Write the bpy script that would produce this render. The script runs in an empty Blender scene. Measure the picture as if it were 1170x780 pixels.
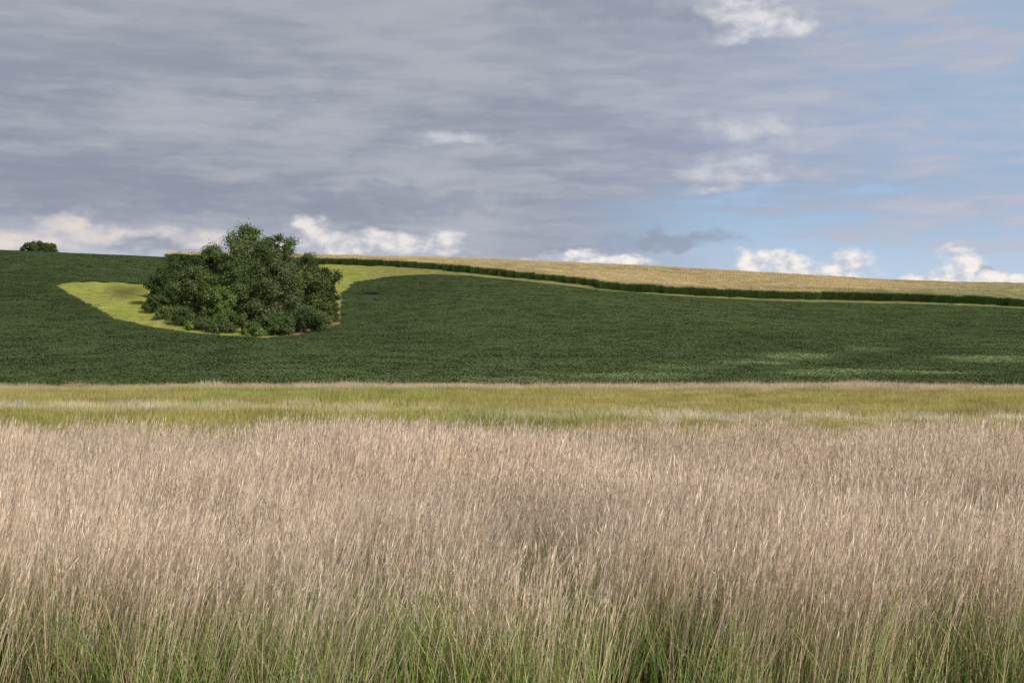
import bpy, math, numpy as np
from mathutils import Matrix, Vector
R = np.random.default_rng(7)
F = 1625.0; HR = 418.0; CAMZ = 3.2; Y0 = 180.0; YC = 520.0
scene = bpy.context.scene
scene.view_settings.view_transform = 'Standard'
scene.view_settings.look = 'None'
scene.view_settings.exposure = 0

# ---------------------------------------------------------------- terrain
PCX = np.array([-1200,-300,0,60,180,240,365,500,600,760,900,1000,1100,1170,1500,2400.])
PCY = np.array([292,282,287,290,295,298,300,303,306.5,314,322,328,331.5,333,336,345.])
_fx = np.linspace(-1300,2500,761); _fy = np.interp(_fx,PCX,PCY)
_k = np.ones(17)/17; _fy = np.convolve(np.pad(_fy,8,mode='edge'),_k,'valid')
def pcrest(px): return np.interp(px,_fx,_fy)
def height(x,y):
    x=np.asarray(x,float); y=np.asarray(y,float)
    yy=np.maximum(y,Y0); u=x/yy; px=585+u*F; pc=pcrest(px)
    t=(yy-Y0)/(YC-Y0)
    g=1-np.clip(1-t,0,1)**1.8
    p=447-(447-pc)*g
    tb=np.maximum(t-1,0)
    p=p+(408-pc)*(1-np.exp(-(tb/0.8)**2))
    z=CAMZ+yy*(HR-p)/F
    z0=CAMZ+Y0*(HR-447)/F
    z=z-z0*np.exp(-np.maximum(yy-Y0,0)/40)
    w=np.clip((y-200)/80,0,1)*np.clip((520-y)/100,0,1)
    z=z+w*(0.45*np.sin(x*0.05+y*0.021)+0.35*np.sin(x*0.021-y*0.05+1.0))
    z=z+0.05*np.sin(x*0.21+1)*np.sin(y*0.17)
    return z
def ground_xy(px,row):
    px=np.asarray(px,float); row=np.asarray(row,float)
    pc=pcrest(px); g=np.clip((447-row)/(447-pc),0,0.9995)
    t=1-(1-g)**(1/1.8); y=Y0+t*(YC-Y0)
    return (px-585)/F*y, y
def poly(pts):
    P=[]
    for (a,b) in zip(pts[:-1],pts[1:]):
        for s in np.linspace(0,1,6)[:-1]:
            P.append((a[0]+(b[0]-a[0])*s,a[1]+(b[1]-a[1])*s))
    P.append(pts[-1]); P=np.array(P)
    x,y=ground_xy(P[:,0],P[:,1]); return np.stack([x,y],1)
def sdist(P,x,y):
    """signed distance (inside positive) to closed polygon"""
    x=x.ravel(); y=y.ravel()
    d=np.full(x.shape,1e9); ins=np.zeros(x.shape,bool)
    n=len(P)
    for i in range(n):
        a=P[i]; b=P[(i+1)%n]; e=b-a; L=max(e@e,1e-9)
        h=np.clip(((x-a[0])*e[0]+(y-a[1])*e[1])/L,0,1)
        d=np.minimum(d,np.hypot(x-a[0]-h*e[0],y-a[1]-h*e[1]))
        c=((a[1]>y)!=(b[1]>y))
        if c.any() and abs(e[1])>1e-12:
            ins^= c & (x< e[0]*(y-a[1])/e[1]+a[0])
    return np.where(ins,d,-d)
cornfront=[(183,297),(240,300.5),(300,302),(365,304),(440,307),(500,311),(560,315.5),(620,320.5),(676,326.5),(682,332),(780,338),(900,343.5),(1000,347.5),(1170,352.5),(1500,359),(1900,363)]
CP=poly(cornfront)
CORN=np.concatenate([CP,np.array([[CP[-1,0]*1.35,640.],[-260/F*600-10,640.]])])
wl=[(62,328),(85,323.5),(130,323),(175,325),(240,321),(300,312),(350,306),(365,304)]
upper=wl+[(q[0],q[1]-2) for q in cornfront[4:]]
lower=[(1900,366.5),(1500,362),(1170,355.2),(1000,350.2),(900,346.2),(780,340.8),(690,335.3),(640,328),(590,322),(540,317.5),(490,315.5),(440,318),(405,323),(391,338),(389,368),(350,381),(300,388),(235,384.5),(170,376),(130,368),(97,352),(74,338)]
WATER=poly(upper+lower+[upper[0]])[:-1]

def mesh_obj(name,V,Fc,mats,cols=None,matidx=None,smooth=False,link=True):
    me=bpy.data.meshes.new(name); V=np.asarray(V,np.float32); Fc=np.asarray(Fc,np.int32)
    k=Fc.shape[1]; me.vertices.add(len(V)); me.vertices.foreach_set('co',V.ravel())
    me.loops.add(Fc.size); me.loops.foreach_set('vertex_index',Fc.ravel())
    me.polygons.add(len(Fc)); me.polygons.foreach_set('loop_start',np.arange(0,Fc.size,k,dtype=np.int32))
    for m in mats: me.materials.append(m)
    if matidx is not None: me.polygons.foreach_set('material_index',np.asarray(matidx,np.int32))
    me.polygons.foreach_set('use_smooth',np.full(len(Fc),smooth))
    me.update(calc_edges=True)
    if cols is not None:
        a=me.attributes.new('Col','FLOAT_COLOR','POINT'); c=np.ones((len(V),4),np.float32); c[:,:3]=cols
        a.data.foreach_set('color',c.ravel())
    ob=bpy.data.objects.new(name,me)
    if link: scene.collection.objects.link(ob)
    return ob

# ---------------------------------------------------------------- node helper
class N:
    def __init__(s,nt): s.nt=nt
    def n(s,t,**kw):
        nd=s.nt.nodes.new(t)
        for k,v in kw.items(): setattr(nd,k,v)
        return nd
    def put(s,sock,v):
        if isinstance(v,bpy.types.NodeSocket): s.nt.links.new(v,sock)
        else: sock.default_value=v
    def m(s,op,a,b=0.0,clamp=False):
        nd=s.n('ShaderNodeMath',operation=op,use_clamp=clamp)
        s.put(nd.inputs[0],a); s.put(nd.inputs[1],b)
        return nd.outputs[0]
    def vm(s,op,a,b=None):
        nd=s.n('ShaderNodeVectorMath',operation=op); s.put(nd.inputs[0],a)
        if b is not None: s.put(nd.inputs[1],b)
        return nd.outputs['Value'] if op in('LENGTH','DOT_PRODUCT','DISTANCE') else nd.outputs[0]
    def xyz(s,x,y,z=0.0):
        nd=s.n('ShaderNodeCombineXYZ'); s.put(nd.inputs[0],x); s.put(nd.inputs[1],y); s.put(nd.inputs[2],z); return nd.outputs[0]
    def sep(s,v):
        nd=s.n('ShaderNodeSeparateXYZ'); s.put(nd.inputs[0],v); return nd.outputs
    def noise(s,v,scale=1.0,detail=4.0,rough=.5,dist=0.0,col=False,dim='3D'):
        nd=s.n('ShaderNodeTexNoise',noise_dimensions=dim); s.put(nd.inputs['Vector'],v); nd.inputs['Scale'].default_value=scale
        nd.inputs['Detail'].default_value=detail; nd.inputs['Roughness'].default_value=rough; nd.inputs['Distortion'].default_value=dist
        return nd.outputs['Color' if col else 'Fac']
    def sm(s,v,a,b,lo=0.0,hi=1.0):
        nd=s.n('ShaderNodeMapRange',interpolation_type='SMOOTHSTEP'); s.put(nd.inputs[0],v)
        nd.inputs[1].default_value=a; nd.inputs[2].default_value=b; nd.inputs[3].default_value=lo; nd.inputs[4].default_value=hi
        return nd.outputs[0]
    def mix(s,f,a,b,bt='MIX'):
        nd=s.n('ShaderNodeMix',data_type='RGBA',blend_type=bt); s.put(nd.inputs[0],f)
        for i,v in((6,a),(7,b)):
            if isinstance(v,(tuple,list)): v=(*v[:3],1)
            s.put(nd.inputs[i],v)
        return nd.outputs[2]
    def attr(s,name,typ='GEOMETRY'):
        nd=s.n('ShaderNodeAttribute'); nd.attribute_name=name; nd.attribute_type=typ; return nd

def foliage_mat(name,tint=True,trans=0.35):
    m=bpy.data.materials.new(name); m.use_nodes=True; nt=m.node_tree; nt.nodes.clear(); b=N(nt)
    c=b.attr('Col').outputs['Color']
    if tint: c=b.mix(1.0,c,b.attr('tint','INSTANCER').outputs['Color'],'MULTIPLY')
    pr=b.n('ShaderNodeBsdfDiffuse'); b.put(pr.inputs[0],c)
    tr=b.n('ShaderNodeBsdfTranslucent'); b.put(tr.inputs[0],c)
    mx=b.n('ShaderNodeMixShader'); mx.inputs[0].default_value=trans
    nt.links.new(pr.outputs[0],mx.inputs[1]); nt.links.new(tr.outputs[0],mx.inputs[2])
    o=b.n('ShaderNodeOutputMaterial'); nt.links.new(mx.outputs[0],o.inputs[0]); return m
M_grass=foliage_mat('grass_blades',trans=.36)
M_soy=foliage_mat('soybean_leaves',trans=.15)
M_corn=foliage_mat('corn_leaves',trans=.3)
M_leaf=foliage_mat('tree_leaves',tint=False,trans=.2)
M_bark=bpy.data.materials.new('bark'); M_bark.use_nodes=True
_b=N(M_bark.node_tree); _p=M_bark.node_tree.nodes['Principled BSDF']; _p.inputs['Roughness'].default_value=.9
_g=_b.n('ShaderNodeNewGeometry').outputs['Position']
_b.put(_p.inputs['Base Color'],_b.mix(_b.noise(_g,6,5),(.05,.04,.03),(.14,.11,.085)))

# ---------------------------------------------------------------- ground sheet
ys=np.concatenate([np.arange(-80,Y0,5.),np.arange(Y0,560,1.4),np.arange(560,900,8.),np.geomspace(900,7000,24)])
S=np.linspace(-1,1,521)
Yg,Sg=np.meshgrid(ys,S,indexing='ij'); W=np.maximum(.62*Yg,110.)
W=np.where(Yg>560,W*(1+(Yg-560)/1500),W)
Xg=Sg*W; Zg=height(Xg,Yg)
V=np.stack([Xg,Yg,Zg],-1).reshape(-1,3); nr,nc=Xg.shape
i=(np.arange(nr-1)[:,None]*nc+np.arange(nc-1)[None,:]).ravel()
Fc=np.stack([i,i+1,i+nc+1,i+nc],1)
M_g=bpy.data.materials.new('field_soil_and_grass'); M_g.use_nodes=True; b=N(M_g.node_tree)
pr=M_g.node_tree.nodes['Principled BSDF']; pr.inputs['Roughness'].default_value=.95; pr.inputs['Specular IOR Level'].default_value=.1
pos=b.n('ShaderNodeNewGeometry').outputs['Position']; sp=b.sep(pos)
soyc=b.mix(b.noise(pos,1.2,3),(.027,.038,.015),(.047,.064,.024))
watc=b.mix(b.noise(pos,.4,3),(.18,.20,.065),(.27,.25,.12))
meac=b.mix(b.noise(pos,.3,3),(.13,.15,.05),(.26,.23,.11))
thc=b.mix(b.noise(pos,3.,3),(.05,.055,.02),(.11,.10,.05))
sw=b.m('ADD',b.attr('sdw').outputs['Fac'],b.m('MULTIPLY',b.m('SUBTRACT',b.noise(pos,.4,3),.5),2.5))
c=b.mix(b.sm(sp[1],180,182),meac,soyc)
c=b.mix(b.sm(sw,-.3,.3),c,watc)
c=b.mix(b.sm(sp[1],40,34),c,thc)
b.put(pr.inputs['Base Color'],c)
gr=mesh_obj('ground_terrain',V,Fc,[M_g],smooth=True)
sdw=sdist(WATER,V[:,0],V[:,1]).astype(np.float32)
a=gr.data.attributes.new('sdw','FLOAT','POINT'); a.data.foreach_set('value',np.clip(sdw,-50,50))

# ---------------------------------------------------------------- instancer
def instancer(name,P,rot,scl,idx,tint,templates):
    col=bpy.data.collections.new(name+'_parts')
    for t in templates: col.objects.link(t)
    n=len(P); me=bpy.data.meshes.new(name); me.vertices.add(n); me.vertices.foreach_set('co',np.asarray(P,np.float32).ravel())
    def at(nm,ty,key,v,dt=np.float32):
        a=me.attributes.new(nm,ty,'POINT'); a.data.foreach_set(key,np.asarray(v,dt).ravel())
    at('rot','FLOAT_VECTOR','vector',rot); at('scl','FLOAT_VECTOR','vector',scl if np.ndim(scl)==2 else np.repeat(np.asarray(scl)[:,None],3,1))
    at('idx','INT','value',idx,np.int32); t4=np.ones((n,4)); t4[:,:3]=tint; at('tint','FLOAT_COLOR','color',t4)
    ob=bpy.data.objects.new(name,me); scene.collection.objects.link(ob)
    ng=bpy.data.node_groups.new(name,'GeometryNodeTree')
    ng.interface.new_socket('Geometry',in_out='INPUT',socket_type='NodeSocketGeometry')
    ng.interface.new_socket('Geometry',in_out='OUTPUT',socket_type='NodeSocketGeometry')
    gi=ng.nodes.new('NodeGroupInput'); go=ng.nodes.new('NodeGroupOutput')
    ip=ng.nodes.new('GeometryNodeInstanceOnPoints'); ci=ng.nodes.new('GeometryNodeCollectionInfo')
    ci.inputs['Collection'].default_value=col; ci.inputs['Separate Children'].default_value=True; ci.inputs['Reset Children'].default_value=True
    def na(nm,ty):
        x=ng.nodes.new('GeometryNodeInputNamedAttribute'); x.data_type=ty; x.inputs[0].default_value=nm; return x.outputs[0]
    er=ng.nodes.new('FunctionNodeEulerToRotation')
    L=ng.links.new
    L(gi.outputs[0],ip.inputs['Points']); L(ci.outputs[0],ip.inputs['Instance']); ip.inputs['Pick Instance'].default_value=True
    L(na('idx','INT'),ip.inputs['Instance Index']); L(na('rot','FLOAT_VECTOR'),er.inputs[0]); L(er.outputs[0],ip.inputs['Rotation'])
    L(na('scl','FLOAT_VECTOR'),ip.inputs['Scale']); L(ip.outputs[0],go.inputs[0])
    md=ob.modifiers.new('scatter','NODES'); md.node_group=ng
    return ob
def tilt_rot(x,y,yaw):
    e=1.0; zx=(height(x+e,y)-height(x-e,y))/(2*e); zy=(height(x,y+e)-height(x,y-e))/(2*e)
    out=np.zeros((len(x),3))
    for k in range(len(x)):
        n=Vector((-zx[k],-zy[k],1)).normalized()
        q=Vector((0,0,1)).rotation_difference(n)
        out[k]=(q.to_matrix()@Matrix.Rotation(yaw[k],3,'Z')).to_euler()
    return out

def ribbons(base,az,h,lean,bend,w,col,segs=5,tipw=.15,faceaz=None,coltip=None):
    n=len(base); t=np.linspace(0,1,segs+1)
    d=np.stack([np.cos(az),np.sin(az),np.zeros(n)],1)
    off=(lean[:,None]*t+bend[:,None]*t**2)*h[:,None]
    zz=h[:,None]*(t-0.35*bend[:,None]*t**2.5)
    C=base[:,None,:]+d[:,None,:]*off[:,:,None]; C=C.copy(); C[:,:,2]+=zz
    fa=R.uniform(0,6.28,n) if faceaz is None else faceaz
    s=np.stack([np.cos(fa),np.sin(fa),np.zeros(n)],1)
    ww=w[:,None]*(1-(1-tipw)*t**1.5)*.5
    Lf=C-s[:,None,:]*ww[:,:,None]; Rt=C+s[:,None,:]*ww[:,:,None]
    V=np.stack([Lf,Rt],2).reshape(-1,3)
    k=(np.arange(n)[:,None]*(segs+1)*2+np.arange(segs)[None,:]*2).ravel()
    Fc=np.stack([k,k+1,k+3,k+2],1)
    cc=col[:,None,:]*np.ones((1,segs+1,1))
    if coltip is not None: cc=col[:,None,:]*(1-t[None,:,None])+coltip[:,None,:]*t[None,:,None]
    cc=np.repeat(cc,2,axis=1).reshape(-1,3)
    return V,Fc,cc,C
def leaves(c,nrm,L,W,col):
    n=len(c); nrm=nrm/np.linalg.norm(nrm,axis=1,keepdims=True)
    r=R.normal(size=(n,3)); a=np.cross(nrm,r); a/=np.linalg.norm(a,axis=1,keepdims=True); b=np.cross(nrm,a)
    a=a*L[:,None]*.5; b=b*W[:,None]*.5
    V=np.stack([c-a,c+b-a*.1,c+a,c-b-a*.1],1).reshape(-1,3)
    Fc=np.arange(n*4).reshape(n,4); return V,Fc,np.repeat(col,4,axis=0)
def merge(parts):
    V=[];Fc=[];C=[];o=0
    for p in parts:
        V.append(p[0]);Fc.append(p[1]+o);C.append(p[2]);o+=len(p[0])
    return np.concatenate(V),np.concatenate(Fc),np.concatenate(C)
def jit(base,n,s): 
    return np.clip(np.array(base)[None,:]*(1+R.normal(0,s,(n,1)))*(1+R.normal(0,s*.3,(n,3))),.004,.95)
def disc(n,r,p=.5):
    q=R.uniform(0,1,n)**p*r; a=R.uniform(0,6.28,n); return np.stack([q*np.cos(a),q*np.sin(a),np.zeros(n)],1)

# ---------------------------------------------------------------- tall foreground grass
def tall_tmpl(i,dst,dgr,rad,hm=1.36,gh=.85,ws=1.0):
    A=math.pi*rad*rad; nst=int(dst*A); ngr=int(dgr*A); parts=[]
    B=disc(nst,rad,.58); h=np.clip(R.normal(hm,.22,nst),.5,1.85)
    az=R.normal(0.1,.9,nst); lean=np.abs(R.normal(.14,.10,nst)); bend=np.abs(R.normal(.07,.06,nst))
    shade=1+R.normal(0,.24,(nst,1))
    col=np.clip(np.array([[.62,.505,.385]])*shade,.02,.93); basec=np.clip(np.array([[.54,.45,.27]])*shade,.02,.9)
    gm=R.uniform(size=nst)<.2; basec[gm]=jit((.26,.31,.09),gm.sum(),.2)
    v=ribbons(B,az,h,lean,bend,R.uniform(.0033,.0062,nst)*ws,basec,3,.5,coltip=col); parts.append(v[:3])
    C=v[3]; top=C[:,-1]; sub=C[:,-2]; ax=top-sub; ax/=np.linalg.norm(ax,axis=1,keepdims=True)
    K=4 if ws==1 else 3
    for k in range(K):
        f=k/(K-1)
        c=top-ax*(.0+.22*f)+R.normal(0,.003+.004*f,(nst,3))
        L=R.uniform(.07,.13,nst); Wd=R.uniform(.004,.010,nst)*ws**.8
        if ws>1: L*=1.25
        a=ax+R.normal(0,.11,(nst,3)); a/=np.linalg.norm(a,axis=1,keepdims=True)
        s=np.cross(a,R.normal(size=(nst,3))); s/=np.linalg.norm(s,axis=1,keepdims=True)
        a=a*L[:,None]*.5; s=s*Wd[:,None]*.5
        V=np.stack([c-a,c+s,c+a,c-s],1).reshape(-1,3)
        hc=np.clip(np.array([[.67,.545,.43]])*shade*(1+R.normal(0,.08,(nst,1))),.02,.95)
        parts.append((V,np.arange(nst*4).reshape(-1,4),np.repeat(hc,4,axis=0)))
    B=disc(ngr,rad,.58); h=np.clip(R.normal(gh,.28,ngr),.25,1.5)
    az=R.uniform(0,6.28,ngr); lean=np.abs(R.normal(.12,.08,ngr)); bend=np.abs(R.normal(.28,.22,ngr))
    col=jit((.155,.25,.05),ngr,.32); ct=jit((.29,.38,.10),ngr,.28)
    dm=R.uniform(size=ngr)<.2; col[dm]=jit((.42,.36,.19),dm.sum(),.2); ct[dm]=jit((.54,.45,.29),dm.sum(),.2)
    v=ribbons(B,az,h,lean,bend,R.uniform(.006,.014,ngr)*ws,col,4 if ws==1 else 3,.1,coltip=ct); parts.append(v[:3])
    m=merge(parts); return mesh_obj('tall_grass_tuft_%02d'%i,m[0],m[1],[M_grass],cols=m[2],link=False)
def rnd_field(x,y,f,seed):
    r=np.random.default_rng(seed); o=0
    for k in range(6):
        a=r.uniform(0,6.28); q=f*(1+.6*k*r.uniform(.5,1)); o=o+np.sin((x*np.cos(a)+y*np.sin(a))*q+r.uniform(0,6.28))/(1+.35*k)
    return o/2.6
T=[tall_tmpl(i,240,70,.8) for i in range(5)]+[tall_tmpl(5+i,130,230,.6,1.34,.95) for i in range(5)]+[tall_tmpl(10+i,150,32,1.1,ws=1.7) for i in range(5)]
def scatter(y0,y1,dens,side=.46,extra=6):
    A=lambda y:side*y*y+2*extra*y
    n=int((A(y1)-A(y0))*dens); y=np.sqrt(R.uniform(y0**2,y1**2,n)); x=R.uniform(-1,1,n)*(side*y+extra); return x,y
x,y=scatter(11.6,20,1.0,.45,4)
x3,y3=scatter(11.6,16.,.9,.45,4); x4,y4=scatter(20,39,.5,.45,4)
fr=np.concatenate([np.zeros(len(x)),np.ones(len(x3)),np.full(len(x4),2.)]); x=np.concatenate([x,x3,x4]); y=np.concatenate([y,y3,y4])
edge=12.2+.6*rnd_field(x,y*0,1.1,3); k=(y>edge)&(R.uniform(size=len(x))<np.clip((41-y)/6,0,1)); x,y,fr=x[k],y[k],fr[k]
k=(fr!=1)|(R.uniform(size=len(x))<np.clip(1.05-.35*(x+1.5)/4,.45,1)); x,y,fr=x[k],y[k],fr[k]
n=len(x)
gness=.12+.75*np.clip((18-y)/5,0,1)*(1-.4*np.clip((x+1.5)/4,0,1))+.35*rnd_field(x,y,.6,5); gness=np.where(fr==1,.95,gness)
idx=np.where(R.uniform(size=n)<gness,R.integers(5,10,n),R.integers(0,5,n)); idx=np.where(fr==2,R.integers(10,15,n),idx)
sc=(1.0+.10*rnd_field(x,y,.5,11))*R.uniform(.86,1.14,n)
tv=(1+.10*rnd_field(x,y,.35,21)+.07*rnd_field(x,y,1.4,22))[:,None]; tint=np.array([[1,.99,.98]])*tv*(1+R.normal(0,.04,(n,1)))
rot=np.stack([R.normal(0,.04,n),R.normal(0.03,.04,n),R.normal(0,.6,n)],1)
instancer('tall_prairie_grass',np.stack([x,y,height(x,y)-.01],1),rot,sc,idx,tint,T)

# ---------------------------------------------------------------- meadow + grassy waterway
def meadow_tmpl(i,n,rad,hm,w):
    B=disc(n,rad,.58); h=np.clip(R.normal(hm,hm*.28,n),.1,hm*2)
    col=jit((1,1,1),n,.12)*.75; ct=jit((1,1,1),n,.12)
    v=ribbons(B,R.uniform(0,6.28,n),h,np.abs(R.normal(.15,.12,n)),np.abs(R.normal(.25,.2,n)),np.full(n,w),col,2,.3,coltip=ct)
    return mesh_obj('meadow_tuft_%02d'%i,v[0],v[1],[M_grass],cols=v[2],link=False)
T=[meadow_tmpl(i,420,1.35,.42,.027) for i in range(4)]
x,y=scatter(37,182.0,.45); n=len(x)
px=585+x/y*F; row=HR+2.75/y*F
rr=row+1.6*rnd_field(x,y,.09,31)+1.0*rnd_field(x,y,.4,32)
def band(c,w): return np.exp(-((rr-c)/w)**2)
def lerp(a,bc,f): return a*(1-f[:,None])+np.array(bc)[None,:]*f[:,None]
f1=rnd_field(x*.4,y,.12,41); f2=rnd_field(x*.5,y,.35,42); f3=rnd_field(x*.7,y*1.4,.22,43); f4=rnd_field(x,y,.9,44)
tint=np.tile(np.array([[.47,.42,.13]]),(n,1))
tint=lerp(tint,(.30,.34,.08),np.clip(.25+.7*f1,0,1))
tint=lerp(tint,(.60,.48,.26),np.clip(.2+.8*f2,0,1)*.7)
tint=lerp(tint,(.46,.30,.12),np.clip(-.05+.9*f3,0,1)*.6)
tint=lerp(tint,(.85,.75,.60),np.clip(band(466,2.8)*np.clip((600-px)/250,0.1,1)*(.75+.7*f2+.4*f4),0,.9))
tint=lerp(tint,(.82,.72,.56),np.clip(band(476,3.2)*np.clip((px-480)/200,0,1)*(.8+.6*f2+.4*f4),0,.9))
tint=lerp(tint,(.30,.32,.085),np.clip((y<80)*(.75+.5*f1)*(1-band(476,4)),0,1)*np.where(px<640,1,.35))
tint=lerp(tint,(.64,.51,.36),np.clip((y-150)/16,0,1)*np.clip(.85+.5*f1,0,1))
tint=np.clip(tint*(1+R.normal(0,.16,(n,1))),.01,.95)
sc=R.uniform(.75,1.25,n)*(1+.3*f1)*np.where(y>165,1.3,1.0)
s3=np.repeat(np.clip(sc,.8,1.3)[:,None],3,1); s3[:,2]=sc*1.15*R.uniform(.8,1.3,n)
mead=(np.stack([x,y,height(x,y)-.02],1),np.stack([np.zeros(n),np.zeros(n),R.uniform(0,6.28,n)],1),s3,R.integers(0,4,n),tint)
wx0,wy0=WATER.min(0); wx1,wy1=WATER.max(0)
n=int((wx1-wx0)*(wy1-wy0)*.9); x=R.uniform(wx0,wx1,n); y=R.uniform(wy0,wy1,n)
k=np.abs(x)<.46*y; x,y=x[k],y[k]
sd=sdist(WATER,x,y); sc_=sdist(CORN,x,y); k=(sd>.6*rnd_field(x,y,.5,50)+.5)&(sc_<-.5); x,y,sd=x[k],y[k],sd[k]; n=len(x)
px=585+x/y*F; f1=rnd_field(x,y,.15,51); f2=rnd_field(x,y,.5,52)
tint=np.tile(np.array([[.50,.54,.14]]),(n,1))
tint=lerp(tint,(.54,.47,.21),np.clip(.2+.7*f1,0,1)*.7)
tint=lerp(tint,(.42,.40,.16),np.clip((px-390)/60,0,1)*.8)
tint=lerp(tint,(.56,.46,.26),np.clip(1-sd/2.0,0,1)*.6)
crow=HR-(height(x,y)-CAMZ)/y*F
tint=lerp(tint,(.24,.24,.09),np.clip(1-np.hypot((px-143)/26,(crow-335)/9),0,1)**.5)
tint=lerp(tint,(.52,.36,.22),np.clip((px-185)/25,0,1)*np.clip((402-px)/8,0,1)*np.clip((crow-362)/6,0,1)*np.clip(2.2-sd,0.,1))
tint=lerp(tint,(.50,.34,.20),np.clip((px-320)/20,0,1)*np.clip((402-px)/8,0,1)*np.clip((crow-362)/6,0,1))
tint=np.clip(tint*(1+R.normal(0,.14,(n,1))),.01,.95)
wat=(np.stack([x,y,height(x,y)-.02],1),np.stack([np.zeros(n),np.zeros(n),R.uniform(0,6.28,n)],1),np.repeat((R.uniform(.5,1.05,n)*(1+.25*f2))[:,None],3,1),R.integers(0,4,n),tint)
allm=[np.concatenate([p,q]) for p,q in zip(mead,wat)]
instancer('meadow_grass',*allm,T)

# ---------------------------------------------------------------- soybean field
def soy_tmpl(i):
    rad=2.3; n=900; B=disc(n,rad,.52); hh=.52+.05*np.sin(B[:,0]*3+i)*np.cos(B[:,1]*2.6+i)
    z=hh+R.normal(0,.04,n); low=R.uniform(size=n)<.15; z[low]-=R.uniform(.1,.35,low.sum()); B[:,2]=np.clip(z,.08,1)
    nr=np.stack([R.normal(0,.3,n),R.normal(-.08,.3,n),np.ones(n)],1)
    s=R.uniform(.13,.23,n); c=jit((.080,.110,.044),n,.12)
    v=leaves(B,nr,s*1.25,s,c); return mesh_obj('soybean_patch_%02d'%i,*v[:2],[M_soy],cols=v[2],link=False)
T=[soy_tmpl(i) for i in range(6)]
gx=np.arange(-330,330,2.9); gy=np.arange(182.5,560,2.9); X,Y=np.meshgrid(gx,gy); x=X.ravel()+R.uniform(-.6,.6,X.size); y=Y.ravel()+R.uniform(-.6,.6,X.size)
k=(np.abs(x)<.45*y+6)&(sdist(WATER,x,y)<-1.9)&(sdist(CORN,x,y)<-2.0); x,y=x[k],y[k]; sc=R.uniform(.9,1.1,len(x))
gx=np.arange(-330,330,1.3); gy=np.arange(181.,560,1.3); X,Y=np.meshgrid(gx,gy); x2=X.ravel()+R.uniform(-.3,.3,X.size); y2=Y.ravel()+R.uniform(-.3,.3,X.size)
k=(np.abs(x2)<.45*y2+6); x2,y2=x2[k],y2[k]
d1=sdist(WATER,x2,y2); d2=sdist(CORN,x2,y2)
k=((d1<-.5+.4*rnd_field(x2,y2,.5,60))&(d1>-3.2)&(d2<-1.))|((y2<184)&(d1<0)); x2,y2=x2[k],y2[k]
x=np.concatenate([x,x2]); y=np.concatenate([y,y2]); sc=np.concatenate([sc,R.uniform(.42,.5,len(x2))])
zs=np.where(sc<.7,1.,sc)
for (a,bb) in [((409,338),(412,347)),((418,336),(421,345)),((427,338),(430,346))]:
    ax_,ay_=ground_xy(*a); bx_,by_=ground_xy(*bb); e=np.array([bx_-ax_,by_-ay_]); L=e@e
    h=np.clip(((x-ax_)*e[0]+(y-ay_)*e[1])/L,0,1); k=np.hypot(x-ax_-h*e[0],y-ay_-h*e[1])>1.5; x,y,sc,zs=x[k],y[k],sc[k],zs[k]
n=len(x); px=585+x/y*F; crow=HR-(height(x,y)-CAMZ)/y*F
tv=1+.16*rnd_field(x,y,.02,61)+.08*rnd_field(x,y,.09,62)+.05*rnd_field(x*.4,y*1.5,.25,63)+.08*np.clip((x+40)/120,-1,1)
tint=np.ones((n,3))*tv[:,None]
pale=np.zeros(n)
for (cx,cr,rx,ry,s) in [(915,409,60,7,1.),(990,402,38,5,1.),(1130,414,90,7,1.),(1060,430,110,8,.9),(700,434,120,6,.7),(955,430,80,6,1.),(1150,398,60,4,.8),(620,438,110,5,.7),(860,416,80,5,.8),(780,424,60,4,.5)]:
    d=np.hypot((px-cx)/rx,(crow-cr)/ry); pale=np.maximum(pale,s*np.clip(1.4*(1-d),0,1)*np.clip(.5+1.4*rnd_field(x*.22,y*.9,.3,64),0,1.7))
tint=tint*(1+pale[:,None]*np.array([[1.6,1.35,1.6]]))
tint*=(1+R.normal(0,.035,(n,1)))
s3=np.stack([sc,sc,zs],1)
instancer('soybean_field',np.stack([x,y,height(x,y)],1),tilt_rot(x,y,R.uniform(0,6.28,n)),s3,R.integers(0,6,n),np.clip(tint,.2,5),T)

# ---------------------------------------------------------------- corn field
def corn_tmpl(i):
    parts=[]; rows=np.arange(-1.5,1.6,.76); bx=[];
    for r in rows:
        for q in np.arange(-1.6,1.6,.22): bx.append((q+R.uniform(-.05,.05),r+R.uniform(-.05,.05),0))
    B=np.array(bx); n=len(B); h=R.normal(2.4,.13,n)
    v=ribbons(B,R.uniform(0,6.28,n),h,np.abs(R.normal(.02,.01,n)),np.zeros(n),np.full(n,.035),jit((.09,.13,.04),n,.2),2,.5); parts.append(v[:3])
    for k in range(7):
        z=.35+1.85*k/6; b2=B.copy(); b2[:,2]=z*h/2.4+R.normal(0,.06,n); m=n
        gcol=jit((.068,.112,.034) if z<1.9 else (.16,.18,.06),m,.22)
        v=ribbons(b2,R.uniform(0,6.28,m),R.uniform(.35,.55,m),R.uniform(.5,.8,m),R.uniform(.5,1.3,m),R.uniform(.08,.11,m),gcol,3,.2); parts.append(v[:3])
    for k in range(5):
        b2=B.copy(); b2[:,2]=h-.05+R.uniform(-.02,.08,n)
        v=ribbons(b2,R.uniform(0,6.28,n),R.uniform(.22,.42,n),R.uniform(.1,.8,n),R.uniform(0,.3,n),np.full(n,.045),jit((.66,.52,.29),n,.15),2,.5); parts.append(v[:3])
    p=merge(parts); return mesh_obj('corn_patch_%02d'%i,p[0],p[1],[M_corn],cols=p[2],link=False)
T=[corn_tmpl(i) for i in range(4)]
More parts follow.
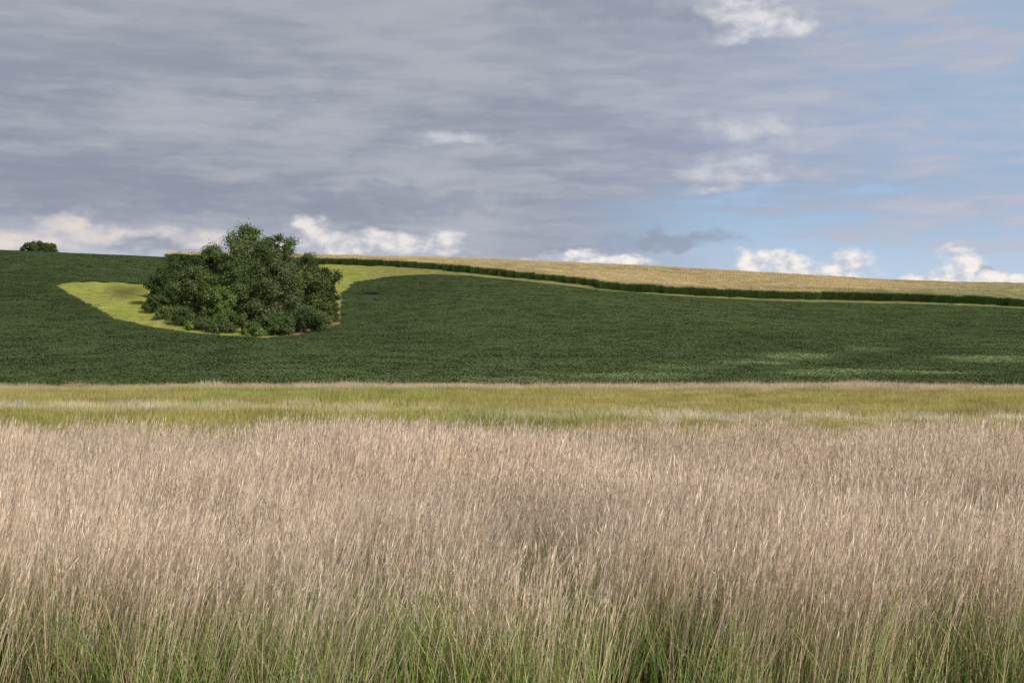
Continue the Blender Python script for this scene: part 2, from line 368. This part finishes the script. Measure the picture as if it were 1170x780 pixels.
gx=np.arange(-180,330,2.9); gy=np.arange(380,600,2.9); X,Y=np.meshgrid(gx,gy); x=X.ravel()+R.uniform(-.2,.2,X.size); y=Y.ravel()+R.uniform(-.2,.2,X.size)
k=(sdist(CORN,x,y)>1.2)&(np.abs(x)<.47*y)&(y<575); x,y=x[k],y[k]; n=len(x)
dc=sdist(CORN,x,y)
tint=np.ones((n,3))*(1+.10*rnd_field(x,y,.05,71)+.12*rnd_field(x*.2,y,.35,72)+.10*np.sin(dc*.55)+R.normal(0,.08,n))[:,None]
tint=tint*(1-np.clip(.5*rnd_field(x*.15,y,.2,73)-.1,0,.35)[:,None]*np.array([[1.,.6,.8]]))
yaw=R.choice([0,math.pi],n)+R.normal(0.12,.03,n)
scz=np.stack([np.ones(n),np.ones(n),1.04+.06*rnd_field(x,y,.12,74)+R.normal(0,.035,n)],1)
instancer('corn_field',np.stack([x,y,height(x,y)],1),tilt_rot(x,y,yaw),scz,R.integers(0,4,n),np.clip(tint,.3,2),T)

# ---------------------------------------------------------------- trees
def tube(p0,p1,r0,r1,bend,seg=5,sides=7):
    t=np.linspace(0,1,seg+1)[:,None]; C=p0*(1-t)+p1*t+bend*(t*(1-t)*4); d=(p1-p0)/np.linalg.norm(p1-p0)
    a=np.cross(d,[.3,.9,.2]); a/=np.linalg.norm(a); b=np.cross(d,a)
    th=np.linspace(0,2*np.pi,sides,endpoint=False); r=(r0*(1-t)+r1*t)
    V=C[:,None,:]+r[:,:,None]*(a[None,None,:]*np.cos(th)[None,:,None]+b[None,None,:]*np.sin(th)[None,:,None])
    V=V.reshape(-1,3); Fc=[]
    for s in range(seg):
        for q in range(sides): Fc.append((s*sides+q,s*sides+(q+1)%sides,(s+1)*sides+(q+1)%sides,(s+1)*sides+q))
    return V,np.array(Fc),np.ones((len(V),3))*.1
def make_tree(name,x,y,h,rad,col,nlobe=32,dens=1.0,low=.12,open_=0.0,leaf=.29):
    z=float(height(x,y)); parts=[]; mi=[]
    tr=max(.06,h*.022)
    top=np.array([R.normal(0,.03*h),R.normal(0,.03*h),h*.8])
    p=tube(np.array([0,0,-.3]),top,tr,tr*.25,R.normal(0,.02*h,3),8); parts.append(p); mi.append(np.ones(len(p[1])))
    tc=R.uniform(.9,1.1)
    for i in range(nlobe):
        f=low+(.98-low)*((i+.5)/nlobe)
        prof=np.sin(np.pi*np.clip(.16+.76*f,0,1))**.7
        a=i*2.4+R.uniform(-.5,.5); rr=rad*prof*R.uniform(.35,1.0)*(0 if i==nlobe-1 else 1)
        c=np.array([rr*np.cos(a),rr*np.sin(a),h*f*.93])
        lr=rad*R.uniform(.18,.40)*(1-.2*f); lz=lr*R.uniform(.7,1.1)
        if c[2]+lz>h: c[2]=h-lz*.9
        s=np.array([top[0]*f,top[1]*f,max(.1*h,h*f*.55)])
        p=tube(s,c,tr*.4*(1.2-f),tr*.08,R.normal(0,.03*h,3),4,5); parts.append(p); mi.append(np.ones(len(p[1])))
        n=int(560*dens*(lr/(.35*5))**1.6*(.34/leaf)**1.3)+110
        d=R.normal(size=(n,3)); d/=np.linalg.norm(d,axis=1,keepdims=True)
        ph=R.uniform(0,6.28,4)
        lump=1+.3*np.sin(d[:,0]*4+ph[0])*np.sin(d[:,1]*5+ph[1])*np.sin(d[:,2]*4+ph[2])*1.3+.2*np.sin(d[:,0]*9+ph[3])*np.sin(d[:,2]*10+ph[1])
        q=(R.uniform(.15,1,n)**.5)*lump*(1+np.maximum(R.normal(0,.16+open_,n),-.3))
        P=c+d*q[:,None]*np.array([lr,lr,lz])*1.05; P[:,2]=np.maximum(P[:,2],.1)
        nr=d+R.normal(0,.55,(n,3))+np.array([0,0,.25]); sz=leaf*R.uniform(.6,1.4,n)
        lc=jit(np.array(col)*R.uniform(.82,1.2)*tc,n,.2); p=leaves(P,nr,sz*1.2,sz*.8,lc); parts.append(p); mi.append(np.zeros(n))
    V,Fc,C=merge(parts)
    ob=mesh_obj(name,V,Fc,[M_leaf,M_bark],cols=C,matidx=np.concatenate(mi)); ob.location=(x,y,z)
    ob.rotation_euler=(0,0,R.uniform(0,6.28)); return ob
G1=(.08,.11,.038); G2=(.105,.14,.047); G3=(.055,.08,.03); G4=(.125,.18,.048); G5=(.10,.125,.052)
for (px,rb,rt,w,col,op,lw) in [
  (280,350,252,66,G2,.08,.15),(318,350,263,56,G1,.06,.15),(246,345,279,54,G1,.04,.12),(210,346,292,58,G3,.02,.1),
  (350,350,286,52,G1,.03,.12),(371,355,303,42,G3,.02,.1),(226,362,303,58,G2,.02,.08),(268,369,292,60,G1,.03,.08),
  (318,371,290,64,G5,.02,.08),(250,374,324,42,G4,.03,.06),(187,354,312,46,G3,.02,.06),(352,369,307,56,G2,.02,.06),(298,360,272,50,G1,.06,.1)]:
    x,y=map(float,ground_xy(px,rb)); make_tree('deciduous_tree',x,y,(rb-rt)/F*y,w/2/F*y*1.05,col,open_=op,low=lw)
for (px,rb,rt,w,col) in [(291,385,371,26,G4),(240,378,362,34,G2),(212,373,350,42,G1),(345,379,350,50,G3),(181,361,338,34,G1),(378,368,340,26,G1),
  (314,382,358,46,G1),(266,381,355,46,G2),(225,377,364,26,G4),(196,367,350,36,G2),(363,374,352,36,G2),(172,357,345,20,G3)]:
    x,y=map(float,ground_xy(px,rb)); make_tree('shrub',x,y,(rb-rt)/F*y,w/2/F*y*1.05,col,nlobe=14,low=.2,leaf=.24,open_=.04,dens=1.5)
for (px,dy,h,r) in [(33,0,3.8,3.),(45,3,4.4,4.0),(58,1,4.0,2.6)]:
    y=522.+dy; x=(px-585)/F*y; make_tree('crest_tree',x,y,h,r,G1,nlobe=16,low=.2,leaf=.3,open_=.08,dens=1.6)

# ---------------------------------------------------------------- light
SE=math.radians(32); SAZ=math.radians(138)   # compass azimuth clockwise from +Y
d=Vector((math.sin(SAZ)*math.cos(SE),math.cos(SAZ)*math.cos(SE),math.sin(SE)))
sl=bpy.data.lights.new('sun','SUN'); sl.energy=4.9; sl.angle=math.radians(.6); sl.color=(1,.935,.84)
so=bpy.data.objects.new('sun',sl); scene.collection.objects.link(so); so.rotation_euler=d.to_track_quat('Z','Y').to_euler(); so.location=(60,-40,60)

w=bpy.data.worlds.new('World'); scene.world=w; w.use_nodes=True; nt=w.node_tree; nt.nodes.clear(); b=N(nt)
try: w.cycles.sampling_method='NONE'
except Exception as ex: print(ex)
sky=b.n('ShaderNodeTexSky',sky_type='NISHITA'); sky.sun_disc=False; sky.sun_elevation=SE; sky.sun_rotation=SAZ; sky.altitude=200; sky.air_density=1; sky.dust_density=.6; sky.ozone_density=1.5
STR=.1
dirv=b.vm('NORMALIZE',b.n('ShaderNodeTexCoord').outputs['Generated']); s3=b.sep(dirv)
az=b.m('ARCTAN2',s3[0],s3[1]); el=b.m('ARCSINE',s3[2])
def AE(px,row):
    a=math.atan((px-585)/F); return a,math.atan((HR-row)/F*math.cos(a))
V0=b.xyz(az,el,0.0)
def n2(v,d,r,dist=0.): return b.noise(v,1,d,r,dist,dim='2D')
wn=b.vm('SUBTRACT',b.noise(b.vm('MULTIPLY',V0,(22.,40.,1.)),1,3.,.62,col=True,dim='2D'),(.5,.5,.5))
def lin(c): return tuple(((v/255+.055)/1.055)**2.4/STR if v>10 else v/255/12.92/STR for v in c)
tl=b.vm('ADD',b.xyz(az,el,0.),b.vm('MULTIPLY',wn,(.03,.007,0.)))
nA=n2(b.vm('MULTIPLY',tl,(5.,21.,1.)),3,.5)
nB=n2(b.vm('MULTIPLY',tl,(15.,95.,1.)),3,.6)
st=b.m('ADD',b.m('MULTIPLY',nA,.56),b.m('MULTIPLY',nB,.44))
right=b.sm(az,-.08,.36)
dark=b.sm(st,.33,.68)
left_c=b.mix(dark,lin((143,150,166)),lin((174,178,189)))
right_c=b.mix(dark,lin((162,174,198)),lin((187,193,208)))
sheet=b.mix(right,left_c,right_c)
sheet=b.mix(b.sm(el,.15,.27,0.,.4),sheet,lin((166,169,179)))
skyc=b.mix(.85,sky.outputs[0],lin((162,190,222)))
skyc=b.mix(b.sm(el,.05,.11,.6,0.),skyc,lin((203,214,228)))
elw=b.m('ADD',el,b.m('MULTIPLY',b.m('SUBTRACT',st,.5),.18))
gap=b.m('MULTIPLY',b.sm(az,.0,.2),b.sm(elw,.12,.085))
gap2=b.m('MULTIPLY',b.m('MULTIPLY',b.sm(az,.10,.36),b.sm(st,.56,.44)),.45)
gap=b.m('MAXIMUM',gap,gap2)
col=b.mix(gap,sheet,skyc)
hz=b.m('MULTIPLY',b.sm(el,.07,.11,.75,0.),b.sm(az,.15,-.15))
col=b.mix(hz,col,lin((196,199,209)))
def group(blobs,wa):
    Vw=b.vm('ADD',V0,b.vm('MULTIPLY',wn,(wa,wa*.7,0.)))
    f=None
    for (px,row,rx,ry) in blobs:
        a,e=AE(px,row); q=b.vm('LENGTH',b.vm('MULTIPLY',b.vm('SUBTRACT',Vw,(a,e,0.)),(F/rx,F/ry,0.)))
        f=q if f is None else b.m('MINIMUM',f,q)
    return b.m('SUBTRACT',1.,f)
def shade_noise(sc,det=4):  # noise difference towards the sun side, drives the painted cloud shading
    p=b.vm('MULTIPLY',V0,sc); n0=n2(p,det,.58); n1=n2(b.vm('ADD',p,(.28,.32,0.)),det,.58)
    return b.m('SUBTRACT',n0,n1),n0
RA=shade_noise((34.,58.,1.)); RB=shade_noise((54.,88.,1.))
fD=group([(700,5,140,28),(790,18,60,16),(170,279,62,10),(770,275,100,14),(640,283,60,9),(430,262,60,9),(1110,318,50,7),(110,238,220,14),(450,228,240,14)],.05)
mD=b.m('MULTIPLY',b.sm(b.m('ADD',fD,b.m('MULTIPLY',b.m('SUBTRACT',RA[1],.5),1.3)),-.1,.8),.6)
col=b.mix(mD,col,lin((142,149,167)))
def cumulus(col,blobs,hi,lo,edge,na,opa,RL,wa,lit=3.):
    f=group(blobs,wa); dif,n0=RL
    f2=b.m('ADD',f,b.m('MULTIPLY',b.m('SUBTRACT',n0,.5),na)); mk=b.m('MULTIPLY',b.sm(f2,-.05,edge),opa)
    sh=b.m('ADD',b.m('MULTIPLY',dif,lit),.6,clamp=True)  # sunlit and shaded sides of the clouds painted into their colour
    return b.mix(mk,col,b.mix(sh,lin(lo),lin(hi)))
col=cumulus(col,[(30,268,70,18),(90,262,80,15),(150,264,90,11),(20,280,90,12),(240,272,50,9)],(234,222,214),(198,196,205),.9,1.2,.85,RA,.03,2.)
col=cumulus(col,[(850,148,84,22),(900,154,36,18),(835,188,78,19),(870,198,50,12),(800,195,40,12),(520,158,70,10),(820,212,54,9)],(206,208,216),(170,176,193),1.0,1.0,.85,RA,.03,2.)
col=cumulus(col,[(875,14,62,32),(905,24,40,22),(850,30,50,20),(828,8,38,24)],(224,223,227),(174,179,191),.9,.8,.92,RA,.03,2.5)
col=cumulus(col,[(355,254,26,20),(365,270,36,16),(450,276,64,17),(512,276,32,19),(480,287,70,11),(395,284,66,11),(330,280,44,10)],(238,231,228),(178,184,200),.75,1.0,.92,RB,.03,2.5)
col=cumulus(col,[(875,300,44,18),(905,306,60,15),(968,302,28,20),(950,312,58,12),(1100,306,32,20),(1075,320,54,12),(1140,320,48,12),(650,292,54,11),(700,299,70,9),(1165,322,32,10)],(251,243,236),(196,202,213),.7,1.0,.97,RB,.03,3.)
bg=b.n('ShaderNodeBackground'); b.put(bg.inputs[0],col); bg.inputs[1].default_value=STR
o=b.n('ShaderNodeOutputWorld'); nt.links.new(bg.outputs[0],o.inputs[0])

# ---------------------------------------------------------------- camera
cd=bpy.data.cameras.new('camera'); cd.lens=50; cd.sensor_width=36; cd.clip_end=12000; cd.clip_start=.1
co=bpy.data.objects.new('camera',cd); scene.collection.objects.link(co)
co.location=(0,0,CAMZ); co.rotation_euler=(math.radians(90)+math.atan((HR-390)/F),0,0); scene.camera=co
